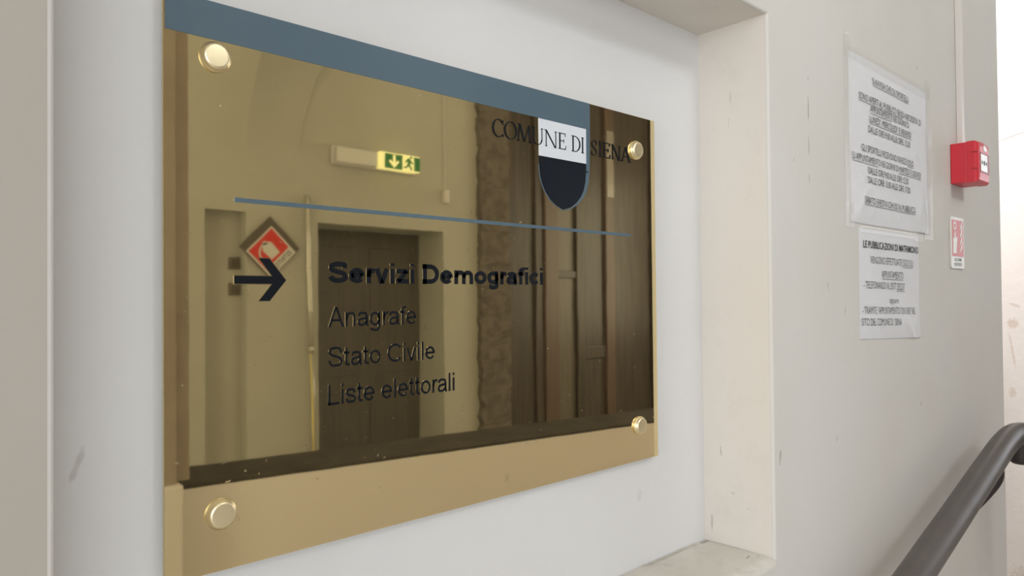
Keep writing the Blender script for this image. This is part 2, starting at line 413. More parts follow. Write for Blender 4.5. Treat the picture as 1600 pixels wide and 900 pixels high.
# doorway: dark door leaf set deep in its reveal
dr = empty('door_1', (2.66, OY - .30, 0)); struct(dr, 'dark wooden door set deep in the cream opposite wall', 'door')
leaf = boxobj('door_leaf', (2.162, OY - .345, .005), (3.153, OY - .305, 2.040), 'door_panel', dr)
for z0, z1 in ((.15, .90), (1.02, 1.92)):
    for x0, x1 in ((2.26, 2.60), (2.72, 3.06)): boxobj('door_panel', (x0, OY - .306, z0), (x1, OY - .298, z1), 'door_panel', leaf, .004)
# windows: frames with mullions
def window(name, label, at, u0, u1, v0, v1, d):
    e = empty(name, at(u0, v0)); struct(e, label, 'window'); t = .045
    def bar(nm, a, b):
        A, B = Vector(at(*a)), Vector(at(*b)); D = Vector(d)
        lo = [min(A[i], B[i], A[i] + D[i], B[i] + D[i]) for i in range(3)]; hi = [max(A[i], B[i], A[i] + D[i], B[i] + D[i]) for i in range(3)]
        boxobj(nm, lo, hi, 'white_plastic', e)
    bar('frame_rail', (u0, v0), (u1, v0 + t)); bar('frame_rail', (u0, v1 - t), (u1, v1))
    bar('frame_stile', (u0, v0 + t), (u0 + t, v1 - t)); bar('frame_stile', (u1 - t, v0 + t), (u1, v1 - t))
    um = (u0 + u1) / 2; bar('mullion', (um - .015, v0 + t), (um + .015, v1 - t))
window('added_window_1', 'added unseen high window in the opposite wall', xz(OY - .01), .95, 2.20, 3.45, 4.19, (0, -.025, 0))
window('window_2', 'window in the right end wall', yz(6.12), -2.25, -.35, 1.15, 2.85, (.04, 0, 0))
window('added_stair_frame', 'frame of the added light panel on the solid stair passage wall', yz(2.372), .98, 1.92, 2.22, 3.48, (.02, 0, 0))
window('added_window_4', 'added unseen tall window at the end of the corridor', yz(-2.62), -.65, .35, .95, 2.75, (.02, 0, 0))
window('added_window_5', 'added unseen large window in the opposite wall left of the pier', xz(OY - .01), -2.30, -.40, .95, 2.95, (0, -.025, 0))
# vault web springing from the opposite wall (its groin lines show in the brass)
def lerp_tab(tab, z):
    for (z0, *a), (z1, *b) in zip(tab, tab[1:]):
        if z0 <= z <= z1:
            t = (z - z0) / (z1 - z0); return [p + (q - p) * t for p, q in zip(a, b)]
    return list(tab[-1][1:])
TA = [(2.30, 1.695, .000), (2.42, 1.70, .004), (2.60, 1.714, .03), (2.77, 1.743, .07), (2.92, 1.785, .115), (3.05, 1.835, .17), (3.20, 1.915, .245), (3.42, 2.08, .38)]
TB = [(2.30, 2.025, .000), (2.50, 2.037, .002), (2.65, 2.058, .006), (2.80, 2.10, .012), (2.93, 2.145, .02), (3.04, 2.204, .03), (3.20, 2.32, .05), (3.42, 2.56, .09)]
def smooth_tab(tab, z):
    acc = [0, 0]
    for d in (-.09, -.06, -.03, 0, .03, .06, .09):
        q = lerp_tab(tab, min(max(z + d, tab[0][0]), tab[-1][0])); acc = [p + v / 7 for p, v in zip(acc, q)]
    return acc
bm = bmesh.new(); pa = pb = pc = None
for k in range(41):
    z = 2.30 + 1.12 * k / 40; xa, ya = smooth_tab(TA, z); xb, yb = smooth_tab(TB, z); ya *= 2.2; yb *= 1.5
    D0 = 2 * PY - OY
    fa, fb = (D0 - ya) / D0, (D0 - yb) / D0
    g_ = OY + .0015 * min(1, k / 8) - .0006
    A = [(.60, g_), (1.15, g_), (1.28, g_ + ya * .12), (1.42, g_ + ya * .42), (1.56, g_ + ya * .74), (xa * fa, g_ + ya)]
    B = [(xa * fa + (xb * fb - xa * fa) * q, g_ + ya + (yb - ya) * (1 - (1 - q) ** 1.4)) for q in (0, .2, .4, .6, .8, 1)]
    Cc = [(xb * fb, g_ + yb), (xb * fb + .004, OY - .002)]
    cur = [[bm.verts.new((x, y, z)) for x, y in L] for L in (A, B, Cc)]
    if pa:
        for P_, Q_ in zip((pa, pb, pc), cur):
            for i in range(len(P_) - 1): bm.faces.new((P_[i], P_[i + 1], Q_[i + 1], Q_[i]))
    pa, pb, pc = cur
top = [bm.verts.new((v.co.x, OY - .002, v.co.z)) for v in pa[:-1] + pb]; ed = pa[:-1] + pb
for i in range(len(top) - 1):
    bm.faces.new([bm.verts.new(q) for q in (ed[i].co, ed[i + 1].co, top[i + 1].co, top[i].co)])
struct(obj('trim_3', bm, 'wall_opp', smooth=True), 'curved vault springing from the opposite wall', 'vault')
# stone pier beside the photographer: dark shaft with a thin arris moulding, cream plinth below
bm = bmesh.new(); box(bm, (.47, -1.40, 1.02), (.690, -.90, CZ), .004); box(bm, (.690, -1.40, 1.02), (.735, -.925, CZ), .006)
struct(obj('wall_pier', bm, 'pier_stone'), 'brown stone pier at the left edge of the mirrored hall', 'pier')
boxobj('wall_pier_plinth', (.47, -1.40, 0), (.700, -.875, 1.02), 'parapet', None, .006); struct(bpy.data.objects['wall_pier_plinth'], 'cream plinth of the stone pier', 'plinth')
# low parapet (stands at a slight angle to the wall) with dark coping
a0, a1 = Vector((.700, -.947)), Vector((3.6, -.452)); dn = Vector((-(a1 - a0).y, (a1 - a0).x)).normalized() * -.265
def slab(bm, z0, z1, g=0):
    P = [a0, a1, a1 + dn, a0 + dn]; lo = [bm.verts.new((p.x, p.y, z0)) for p in P]; hi = [bm.verts.new((p.x, p.y, z1)) for p in P]
    fs = [bm.faces.new(lo), bm.faces.new(hi)] + [bm.faces.new((lo[i], lo[(i + 1) % 4], hi[(i + 1) % 4], hi[i])) for i in range(4)]
    bmesh.ops.recalc_face_normals(bm, faces=fs)
bm = bmesh.new(); slab(bm, 0, .990); struct(obj('wall_parapet', bm, 'parapet'), 'low pale parapet mirrored along the bottom of the plaque', 'parapet')
bm = bmesh.new(); slab(bm, .990, 1.0); struct(obj('trim_4', bm, 'coping'), 'dark stone coping on top of the low parapet', 'coping')

# rusticated stone door surround and dark wooden portal, right part of the reflection
bm = bmesh.new(); random.seed(3)
zz = 0; k = 0
pier = empty('stone_door_jamb', (3.6, OY, 0)); tag(pier, 'rough dark stone jamb beside the wooden portal, mirrored right of the doorway', 'stone jamb')
bm.free()
while zz < 3.44:
    h = random.uniform(.26, .36); z1 = min(zz + h, 3.45)
    bm = bmesh.new(); NXg, NZg = 5, 10; g = []
    for i in range(NXg + 1):
        r = []
        for j in range(NZg + 1):
            x = 3.475 + .30 * i / NXg; z = zz + .0008 + (z1 - zz - .0016) * j / NZg
            if i == 0: x += .020 * mnoise.noise((1.3, 0, z * 12)) + .012 * mnoise.noise((5, 0, z * 34))
            y = OY + .050 + (.020 * mnoise.noise((x * 14, 0, z * 14)) if 0 < j < NZg else .0)
            r.append(bm.verts.new((x, y, z)))
        g.append(r)
    for i in range(NXg):
        for j in range(NZg): bm.faces.new((g[i][j], g[i + 1][j], g[i + 1][j + 1], g[i][j + 1]))
    e = bmesh.ops.extrude_edge_only(bm, edges=[e for e in bm.edges if e.is_boundary])
    for v in e['geom']:
        if isinstance(v, bmesh.types.BMVert): v.co.y = OY + .001
    bmesh.ops.recalc_face_normals(bm, faces=bm.faces[:])
    obj('stone_block', bm, 'rough_stone', pier); zz = z1; k += 1
pt = empty('wooden_portal', (4.7, OY, 0)); tag(pt, 'tall dark wooden portal with vertical panels at the right of the reflection', 'portal')
cols = [(3.78, 4.05, .030, 'dark_wood', 'panel'), (4.05, 4.14, .055, 'dark_wood', 'stile'), (4.14, 4.30, .075, 'red_wood', 'stile'), (4.30, 4.55, .02, 'grey_wood', 'panel'),
        (4.55, 4.66, .05, 'dark_wood', 'stile'), (4.66, 4.93, .03, 'dark_wood', 'panel'), (4.93, 5.05, .06, 'red_wood', 'stile'), (5.05, 5.20, .04, 'dark_wood', 'stile'), (5.20, 5.62, .025, 'dark_wood', 'panel'), (5.62, 5.95, .06, 'dark_wood', 'stile')]
for x0, x1, d, m, nm in cols:
    boxobj(nm, (x0 + .001, OY + .001, .01), (x1 - .001, OY + d, 3.45), m, pt, .006 if d > .04 else .002)
boxobj('mid_rail', (4.302, OY + .021, 1.72), (4.548, OY + .04, 1.78), 'dark_wood', pt, .004)
boxobj('mid_rail', (4.662, OY + .031, 1.02), (4.928, OY + .045, 1.12), 'dark_wood', pt, .004)
boxobj('glare_panel', (4.945, OY + .0605, 2.45), (5.045, OY + .066, 3.05), 'glare_tone', pt, .003)  # added panel that paints a pale glare onto the portal

# ================================================================== THINGS SEEN IN THE BRASS
# emergency exit light: white diffuser box and lit green pictogram
ex = empty('exit_light', (2.57, OY, 2.42)); tag(ex, 'lit green emergency exit light with arrow and running figure, mirrored in the plaque', 'exit sign')
bm = bmesh.new(); box(bm, (2.25, OY + .001, 2.425), (2.90, OY + .035, 2.545), .008); obj('housing', bm, 'white_plastic', ex)
bm = bmesh.new(); box(bm, (2.262, OY + .036, 2.432), (2.565, OY + .075, 2.538), .02, 4); obj('diffuser', bm, 'diffuser', ex, True)
bm = bmesh.new(); box(bm, (2.575, OY + .036, 2.428), (2.895, OY + .080, 2.542), .004); sbx = obj('sign_box', bm, 'exit_white', ex)
boxobj('green_panel', (2.610, OY + .0805, 2.437), (2.752, OY + .083, 2.533), 'exit_green', sbx)
boxobj('green_panel', (2.845, OY + .0805, 2.437), (2.893, OY + .083, 2.533), 'exit_green', sbx)
def poly(name, pts, y0, y1, mat, parent):
    bm = bmesh.new(); prism(bm, pts, y0, y1); return obj(name, bm, mat, parent)
yv0, yv1 = OY + .0835, OY + .0855
poly('down_arrow', [(2.682, 2.442), (2.724, 2.483), (2.712, 2.495), (2.692, 2.475), (2.692, 2.528), (2.672, 2.528), (2.672, 2.475), (2.652, 2.495), (2.640, 2.483)], yv0, yv1, 'exit_white', sbx)
man = [(2.800, 2.520), (2.815, 2.515), (2.822, 2.500), (2.838, 2.488), (2.832, 2.482), (2.815, 2.490), (2.812, 2.475), (2.828, 2.455), (2.824, 2.440), (2.816, 2.441), (2.816, 2.455), (2.800, 2.466), (2.785, 2.452), (2.765, 2.452), (2.765, 2.460), (2.782, 2.462), (2.792, 2.480), (2.795, 2.498), (2.780, 2.488), (2.774, 2.494), (2.788, 2.512)]
poly('running_figure', man, OY + .0805, OY + .083, 'exit_green', sbx)
bm = bmesh.new(); lathe(bm, [(.009, 0), (.009, .0025)], (2.822, OY + .0805, 2.527), 'Y+', 14); obj('figure_head', bm, 'exit_green', sbx)
# extinguisher sign, turned on its corner on a dark board
sg = empty('extinguisher_sign', (1.845, OY, 1.87)); tag(sg, 'red and white extinguisher sign hung cornerwise on a dark board, mirrored in the plaque', 'sign')
def rot45(pts, cx, cz, ang=-45):
    c, s = math.cos(R(ang)), math.sin(R(ang))
    return [(cx - (x * c - y * s), cz + (x * s + y * c)) for x, y in pts]       # viewed from the hall, x runs to -X
def rect(x0, y0, x1, y1): return [(x0, y0), (x1, y0), (x1, y1), (x0, y1)]
poly('backing_board', rot45(rect(-.132, -.132, .132, .132), 1.842, 1.872), OY + .001, OY + .020, 'backing', sg)
scx, scz = 1.838, 1.852
spl = poly('sign_plate', rot45(rect(-.112, -.118, .112, .100), scx, scz), OY + .021, OY + .024, 'sign_white', sg)
poly('red_field', rot45(rect(-.100, -.062, .100, .090), scx, scz), OY + .0245, OY + .0255, 'sign_red2', spl)
ext = [(-.030, -.045), (.030, -.045), (.032, .020), (.020, .036), (.010, .042), (.010, .052), (-.010, .052), (-.010, .042), (-.020, .036), (-.032, .020)]
poly('extinguisher_symbol', rot45([(x * 1.15, y * 1.15 + .008) for x, y in ext], scx, scz), OY + .026, OY + .027, 'sign_white', spl)
hose = []
for i in range(13):
    a = math.pi * (1.0 - i / 12 * 1.15); hose.append((.022 + .045 * math.cos(a) + .012, .048 + .022 * math.sin(a) - (.06 * (i / 12) ** 2)))
hin = [(x * .86 + .004, y - .010) for x, y in hose]
poly('hose_symbol', rot45(hose + hin[::-1], scx, scz), OY + .026, OY + .027, 'sign_white', spl)
bm = bmesh.new(); tl = bmesh.new()
text_bm(tl, 'ESTINTORE', -.088, .088, -.106, -.076, 0, .01)
tl.verts.ensure_lookup_table()
for v in tl.verts:
    (X, Z), = rot45([(v.co.x, v.co.z)], scx, scz); v.co = Vector((X, OY + .0248, Z))
obj('lettering', tl, 'sign_text', spl); bm.free()
# vertical conduit with elbow top, motion sensor, switches
pp = empty('wall_pipe', (2.10, OY, .0)); tag(pp, 'slim vertical pipe beside the mirrored extinguisher sign', 'pipe')
bm = bmesh.new(); tube(bm, [(2.072, OY + .030, 2.205), (2.078, OY + .030, 1.95), (2.088, OY + .030, 1.5), (2.100, OY + .030, 1.24)], .0155, 14); obj('upper_pipe', bm, 'pipe', pp, True)
bm = bmesh.new(); tube(bm, [(2.100, OY + .030, 1.24), (2.108, OY + .030, .9), (2.118, OY + .030, .02)], .0135, 14); obj('lower_pipe', bm, 'pipe', pp, True)
bm = bmesh.new(); tube(bm, [(2.084, OY + .048, 1.22), (2.098, OY + .048, .6), (2.104, OY + .048, .05)], .005, 10); obj('yellow_cable', bm, 'pipe_brass', pp, True)
bm = bmesh.new(); tube(bm, [(2.099, OY + .030, 1.225), (2.1005, OY + .030, 1.26)], .020, 14); obj('coupling', bm, 'pipe', pp, True)
sn = empty('motion_sensor', (3.17, OY, 2.25)); tag(sn, 'small pale motion sensor box on the mirrored wall above the doorway corner', 'sensor')
boxobj('body', (3.147, OY + .001, 2.248), (3.190, OY + .040, 2.345), 'white_plastic', sn, .008, 3)
bm = bmesh.new(); tube(bm, [(3.168, OY + .006, 2.343), (3.168, OY + .006, 3.17)], .004, 8); obj('cable', bm, 'white_plastic', sn)
for i, (zc, lb) in enumerate(((1.772, 'upper grey switch in the shaded recess, mirrored left of the arrow'), (1.620, 'lower grey switch in the shaded recess, mirrored left of the arrow'))):
    zc = EYE + (zc - EYE) * 1.02; ry = OY - .09
    so = empty('wall_switch', (1.662, ry, zc)); tag(so, lb, 'switch', 'switches in the recess')
    swp = boxobj('plate', (1.628, ry + .0005, zc - .036), (1.696, ry + .012, zc + .036), 'switch', so, .004)
    boxobj('rocker', (1.644, ry + .0115, zc - .022), (1.680, ry + .017, zc + .022), 'backing', swp, .003)

# ================================================================== BRASS PLAQUE
pq = empty('brass_plaque', (PX0 + PW / 2, PY, PZ0)); tag(pq, 'large polished brass plaque with blue band, coat of arms and black lettering in the niche', 'plaque')
U = lambda u: PX0 + u / 1000
V = lambda v: PZ0 + v / 1000
bm = bmesh.new(); box(bm, (PX0, PY, PZ0), (PX0 + PW, PY + .004, PZ1), .0004, 1); obj('plate', bm, 'plate', pq)
for u, v in ((43.6, 457), (653, 456), (47.3, 50.4), (654.4, 51)):
    bm = bmesh.new(); lathe(bm, [(.0135, 0), (.0137, .0006), (.0137, .0018), (.0125, .0024), (.0122, .0034), (.0120, .0046), (.0115, .0054), (.0107, .0060), (.0097, .00635), (.0094, .0064), (.0092, .00641), (.0005, .00645)], (U(u), PY - .0001, V(v)), 'Y-', 48)
    obj('screw_cap', bm, 'cap', pq, True)
    bm = bmesh.new(); lathe(bm, [(.008, 0), (.008, BY - PY - .0045)], (U(u), PY + .0042, V(v)), 'Y+', 20); obj('spacer', bm, 'edge', pq)
# blue band running into the right side of the shield
e1, e2 = .0004, .0009
blue = [(1.5, 473.0), (450.7, 470.5), (543.0, 470.3), (542.3, 422)]
# right flank of the shield outline
flankR = [(542.2, 410), (540.5, 398), (537, 386), (531, 376), (522, 367), (511, 360), (496, 355)]
outR = [(502, 354.5), (515, 359), (527, 366), (537, 376), (543.5, 387), (547.5, 399), (549.3, 412), (550.0, 437), (551.0, 506.7)]
bm = bmesh.new()
prism(bm, [(U(u), V(v)) for u, v in [(1.5, 473.0), (1.5, 506.7), (551, 506.7), (551, 470.2)]], PY - e1, PY + .0002)
prism(bm, [(U(u), V(v)) for u, v in [(542.7, 470.4), (551, 470.4), (550, 437), (549.3, 412), (542.2, 410), (542.3, 422)]], PY - e1, PY + .0002)
k1 = [(542.2, 412), (540.5, 398), (537, 386), (531, 376), (522, 367), (511, 360), (496, 355.5)]
k2 = [(549.3, 412), (547.3, 398), (542.5, 385), (535, 374.5), (524.5, 365.5), (512, 358.5), (496, 354.6)]
for i in range(6): prism(bm, [(U(u), V(v)) for u, v in (k1[i], k2[i], k2[i + 1], k1[i + 1])], PY - e1, PY + .0002)
obj('blue_band', bm, 'enamel_blue', pq)['label'] = 'blue grey enamel band along the top edge'
sh = [(450.9, 470.4), (542.8, 470.2), (542.4, 422.5), (451.3, 422.4)]
poly('shield_white_field', [(U(u), V(v)) for u, v in sh], PY - e1 - .00005, PY + .0002, 'enamel_white', pq)
lf = [(451.3, 422.2), (542.4, 422.3), (542.2, 412), (540.4, 398), (536.8, 386), (530.6, 376), (521.5, 367), (510, 360), (495.5, 356), (482, 361), (471, 368), (462, 377.5), (456, 388), (452.6, 399), (451.5, 411)]
poly('shield_black_field', [(U(u), V(v)) for u, v in lf], PY - e1 - .00005, PY + .0002, 'enamel_black', pq)
ol = [(451.3, 411), (452.4, 399), (455.8, 387.8), (461.8, 377.2), (470.8, 367.6), (481.8, 360.5), (495.6, 355.4)]
bm = bmesh.new()
for (u0, v0), (u1, v1) in zip(ol, ol[1:]): prism(bm, [(U(u0), V(v0)), (U(u1), V(v1)), (U(u1 - 1.0), V(v1 - 1.0)), (U(u0 - 1.2), V(v0))], PY - e1, PY + .0002)
obj('shield_outline', bm, 'enamel_blue', pq)
# thin rule and arrow
poly('rule', [(U(60.3), V(329.2)), (U(638.5), V(327.8)), (U(638.5), V(331.8)), (U(60.3), V(333.4))], PY - e1, PY + .0002, 'enamel_blue', pq)
poly('arrow', [(U(u), V(v)) for u, v in ((60.1, 262.3), (96.0, 262.3), (83.3, 278.8), (92.6, 278.8), (108.8, 258.7), (92.8, 239.3), (83.1, 239.3), (96.0, 255.2), (60.1, 255.2))], PY - e2, PY + .0002, 'ink_engraved', pq)
# sans lettering drawn as even strokes (capital height 1)
XH = .725
def sans(ch, w):
    """centre lines of a grotesque letter; returns (left bearing, width, right bearing, polylines)"""
    h = w / 2
    def el(cx, cy, rx, ry, a0, a1, n=30): return [(cx + rx * math.cos(R(a0 + (a1 - a0) * i / n)), cy + ry * math.sin(R(a0 + (a1 - a0) * i / n))) for i in range(n + 1)]
    def sp(*p): return [(q.x, q.y) for q in spline([Vector((a, b, 0)) for a, b in p], 6)]
    st, rd, k = .10, .055, w - .125                       # stem and round bearings, extra weight
    if ch == ' ': return (0, .36, 0, [])
    if ch == 'l': return (st, w, st, [[(h, 0), (h, 1)]])
    if ch == 'i': return (st, w, st, [[(h, 0), (h, XH)], [(h, .865), (h, 1)]])
    if ch == 'o': W = .70 + k; return (rd, W, rd, [el(W / 2, XH / 2, W / 2 - h, XH / 2 - h, 0, 360)])
    if ch == 'c': W = .64 + k; return (rd, W, .03, [el(W / 2 + .02, XH / 2, W / 2 + .02 - h, XH / 2 - h, 38, 322)])
    if ch == 'e': W = .69 + k; return (rd, W, rd, [el(W / 2, XH / 2, W / 2 - h, XH / 2 - h, -4, 322), [(h, XH * .5), (W - h, XH * .5)]])
    if ch == 'a':
        W = .68 + k
        return (rd, W, rd, [sp((h * .9 + .02, XH * .72), (W * .24, XH - h * 1.25), (W * .5, XH - h), (W * .76, XH - h * 1.4), (W - h - .04, XH * .70), (W - h - .04, XH * .42), (W - h - .03, .14), (W - h * .6, 0)),
                            sp((W - h - .05, XH * .58), (W * .55, XH * .53), (W * .22, XH * .47), (h, .21), (W * .20, h * 1.15), (W * .42, h), (W * .70, .12), (W - h - .05, .30))])
    if ch == 'g':
        W = .66 + k
        return (rd, W, st, [el(W / 2, XH / 2, W / 2 - h, XH / 2 - h, 0, 360), [(W - h, XH), (W - h, .0)], sp((W - h, .04), (W - h - .01, -.10), (W * .74, -.29 + h * 1.2), (W * .46, -.29 + h), (W * .20, -.27 + h * 1.2), (h * .9 + .01, -.13))])
    if ch in 'nm':
        def arch(x0, x1): d = x1 - x0; return sp((x0, XH * .48), (x0 + d * .10, XH * .70), (x0 + d * .36, XH - h * 1.15), (x0 + d * .66, XH - h), (x0 + d * .92, XH - h * 1.7), (x1, XH * .58), (x1, XH * .3), (x1, 0))
        if ch == 'n': W = .61 + k; return (st, W, st, [[(h, 0), (h, XH)], arch(h, W - h)])
        W = 1.02 + 2 * k; return (st, W, st, [[(h, 0), (h, XH)], arch(h, W / 2), arch(W / 2, W - h)])
    if ch == 'r': W = .36 + k * .7; return (st, W, 0, [[(h, 0), (h, XH)], sp((h, XH * .42), (h + .03, XH * .68), (W * .62, XH - h * 1.15), (W, XH - h * 1.2))])
    if ch == 'f': W = .40 + k * .8; return (.02, W, 0, [sp((W * .42, 0), (W * .42, .5), (W * .42, .80), (W * .58, 1 - h * 1.3), (W * .80, 1 - h), (W * 1.06, 1 - h * 1.1)), [(0, XH - h * .9), (W * .94, XH - h * .9)]])
    if ch == 't': W = .36 + k * .8; return (.03, W, .03, [sp((W * .42, .93), (W * .42, .5), (W * .42, .22), (W * .52, h * 1.4), (W * .74, h), (W, h * 1.15)), [(0, XH - h * .9), (W * .96, XH - h * .9)]])
    if ch == 'v': W = .66 + k; return (.01, W, .01, [[(h * .95, XH), (W / 2 - .005, 0)], [(W - h * .95, XH), (W / 2 + .005, 0)]])
    if ch == 'z': W = .62 + k; return (.03, W, .04, [[(.02, XH - h), (W - .02, XH - h)], [(W - h * 1.1, XH - h), (h * 1.1, h)], [(0, h), (W, h)]])
    if ch == 's': W = .62 + k; return (.04, W, .05, [sp((W - h * 1.1, XH * .70), (W * .74, XH - h * 1.15), (W * .48, XH - h), (W * .22, XH - h * 1.3), (h * 1.15, XH * .72), (W * .24, XH * .58), (W * .52, XH * .50), (W * .80, XH * .41), (W - h, XH * .27), (W * .78, h * 1.25), (W * .5, h), (W * .22, h * 1.25), (h, XH * .30))])
    if ch == 'S': W = .84 + k; return (.06, W, .06, [sp((W - h * 1.2, .70), (W * .84, .86), (W * .68, 1 - h * 1.1), (W * .48, 1 - h), (W * .22, 1 - h * 1.5), (h * 1.3, .74), (W * .22, .60), (W * .50, .52), (W * .80, .43), (W - h, .27), (W * .82, h * 1.6), (W * .52, h), (W * .22, h * 1.5), (h * 1.05, .32))])
    if ch == 'C': W = .93 + k; return (.07, W, .05, [el(W / 2 + .03, .5, W / 2 + .03 - h, .5 - h, 36, 324)])
    if ch == 'D': W = .86 + k; return (.12, W, .06, [[(h, 0), (h, 1)], [(0, h), (W * .46, h)], [(0, 1 - h), (W * .46, 1 - h)], el(W * .44, .5, W * .56 - h, .5 - h, -90, 90)])
    if ch == 'L': W = .66 + k; return (.11, W, .03, [[(h, 0), (h, 1)], [(0, h), (W, h)]])
    if ch == 'A': W = .93 + k; return (.0, W, .0, [[(h * .95, 0), (W / 2 - .015, 1)], [(W - h * .95, 0), (W / 2 + .015, 1)], [(W * .22, .335), (W * .78, .335)]])
def stroke(bm, pl, w, tf, y, grow=0.0):
    n = len(pl); P = [Vector(p) for p in pl]; L, Rr = [], []
    closed = (P[0] - P[-1]).length < 1e-5
    for i in range(n):
        a = P[i - 1] if i > 0 else (P[-2] if closed else P[0]); b = P[i + 1] if i < n - 1 else (P[1] if closed else P[-1])
        d = (b - a).normalized(); nn = Vector((-d.y, d.x)) * (w / 2 + grow); q = P[i].copy()
        if not closed and grow: q += d * grow * (-1 if i == 0 else 1 if i == n - 1 else 0)
        L.append(bm.verts.new((tf(q + nn)[0], y, tf(q + nn)[1]))); Rr.append(bm.verts.new((tf(q - nn)[0], y, tf(q - nn)[1])))
    for i in range(n - 1): bm.faces.new((L[i], L[i + 1], Rr[i + 1], Rr[i]))
def sans_line(s, u0, u1, v0, v1, w):
    x = 0; items = []
    for i, ch in enumerate(s):
        lb, W, rb, pls = sans(ch, w); tr = .72 if w > .2 else 1; lb *= tr; rb *= tr; x += lb if i else 0
        items.append((x, pls)); x += W + (rb if i < len(s) - 1 else 0)
    sx, sz = (u1 - u0) / x, v1 - v0
    for grow, mat, nm, dep in ((0, 'ink_engraved', 'lettering', .0007), (.014, 'rim', 'engraving_rim', .0002)):
        bm = bmesh.new()
        for x0, pls in items:
            for pl in pls: stroke(bm, pl, w, lambda q: (U(u0 + (x0 + q[0]) * sx), V(v0 + q[1] * sz)), PY + .0001, grow)
        raise_front(bm, dep); obj(nm, bm, mat, pq)
sans_line('Servizi Demografici', 153.6, 456.2, 256.6, 278.0, .222)
sans_line('Anagrafe', 153.4, 258.8, 212.6, 232.4, .112)
sans_line('Stato Civile', 153.2, 283.6, 173.0, 192.6, .112)
sans_line('Liste elettorali', 153.0, 311.0, 135.2, 155.4, .112)
poly('engraving_rim', [(U(u), V(v)) for u, v in ((59.4, 263.0), (94.6, 263.0), (82.0, 279.5), (93.0, 279.5), (109.9, 258.7), (93.2, 238.6), (81.8, 238.6), (94.6, 254.5), (59.4, 254.5))], PY - .0002, PY + .0002, 'rim', pq)
# roman capitals
def caps(bm, ch, x, wd, z, h, y0, y1):
    P = lambda a, b: (U(x + a * wd), V(z + b * h))
    tk, tn, sf = 2.3 / wd, 1.15 / wd, 1.3 / wd          # thick stem, thin stem, serif overhang (letter widths)
    th = 1.0 / h
    def q(*pts): prism(bm, [P(a, b) for a, b in pts], y0, y1)
    def stem(a, w, b0=0, b1=1): q((a, b0), (a + w, b0), (a + w, b1), (a, b1))
    def serif(a, w, b): q((a - sf, b), (a + w + sf, b), (a + w + sf, b + th), (a - sf, b + th))
    def arc(ca, cb, ra, rb, tside, ttop, d0, d1, n=28):
        o = [(ca + ra * math.cos(R(d0 + (d1 - d0) * i / n)), cb + rb * math.sin(R(d0 + (d1 - d0) * i / n))) for i in range(n + 1)]
        i_ = [(ca + (ra - tside) * math.cos(R(d0 + (d1 - d0) * i / n)), cb + (rb - ttop) * math.sin(R(d0 + (d1 - d0) * i / n))) for i in range(n + 1)]
        for k in range(n): q(o[k], o[k + 1], i_[k + 1], i_[k])
    def diag(a0, b0, a1, b1, w): q((a0, b0), (a0 + w, b0), (a1 + w, b1), (a1, b1))
    if ch == 'O': arc(.5, .5, .5, .52, tk, th, 0, 360, 40)
    elif ch == 'C':
        arc(.55, .5, .55, .52, tk, th, 42, 318, 32); stem(.95, .05, .72, .98); stem(.97, .03, .04, .2)
    elif ch == 'I': stem(.5 - tk / 2, tk); serif(.5 - tk / 2, tk, 0); serif(.5 - tk / 2, tk, 1 - th)
    elif ch == 'E':
        stem(.10, tk); q((0, 0), (.95, 0), (1, .24), (.94, .24), (.88, th), (0, th)); q((0, 1 - th), (.86, 1 - th), (.86, .80), (.92, .80), (.92, 1), (0, 1)); stem(.10, .62, .50, .50 + th); stem(.68, .05, .40, .64)
    elif ch == 'D':
        stem(.10, tk); arc(.34, .5, .66, .5, tk, th, -90, 90, 24); stem(0, .36, 0, th); stem(0, .36, 1 - th, 1)
    elif ch == 'U':
        stem(.10, tk, .3, 1); stem(.86, tn, .3, 1); arc((.10 + .86 + tn) / 2, .32, (.76 + tn) / 2, .34, tk * .85, th, 180, 360, 24); serif(.10, tk, 1 - th); serif(.86, tn, 1 - th)
    elif ch == 'N':
        stem(.10, tn); stem(.88, tn); diag(.88 + tn - tk * 1.1, -.02, .06, 1, tk * 1.1); serif(.10, tn, 0); serif(.88, tn, 1 - th); stem(0, .12, 1 - th, 1)
    elif ch == 'M':
        diag(.04, 0, .14, 1, tn); diag(.88, 0, .80, 1, tk); diag(.46, 0, .14, 1, tk); diag(.48, 0, .82, 1, tn); serif(.04, tn, 0); serif(.88, tk, 0); stem(.06, .12, 1 - th, 1)
    elif ch == 'A':
        diag(.06, 0, .46, 1, tn); diag(.86, 0, .46, 1.0, tk); stem(.22, .52, .34, .34 + th); serif(.06, tn, 0); serif(.86, tk, 0)
    elif ch == 'S':
        c = spline([Vector((a, b, 0)) for a, b in ((.86, .84), (.66, .96), (.38, .95), (.16, .80), (.24, .62), (.52, .50), (.80, .37), (.88, .20), (.66, .05), (.34, .04), (.08, .16))], 6)
        n = len(c) - 1
        for i in range(n):
            f = lambda i: (.5 + .9 * math.exp(-((i / n - .5) / .2) ** 2)) * .5
            def off(i):
                d = (c[min(i + 1, n)] - c[max(i - 1, 0)]); d = Vector((d.x * wd, d.y * h, 0)).normalized(); w = f(i) * 1.9
                return Vector((-d.y * w / wd, d.x * w / h, 0)) * .75
            A, B = off(i), off(i + 1)
            q((c[i] + A)[:2], (c[i + 1] + B)[:2], (c[i + 1] - B)[:2], (c[i] - A)[:2])
        stem(.84, .05, .72, .96); stem(.04, .05, .04, .28)
word = [('C', 372.3, 390.0), ('O', 391.5, 413.0), ('M', 413.5, 437.5), ('U', 438.5, 459.0), ('N', 461.5, 484.5), ('E', 487.5, 502.0), ('D', 513.0, 530.5), ('I', 531.5, 538.5),
        ('S', 553.0, 565.5), ('I', 568.0, 576.5), ('E', 578.5, 594.5), ('N', 597.0, 617.0), ('A', 619.0, 640.0)]
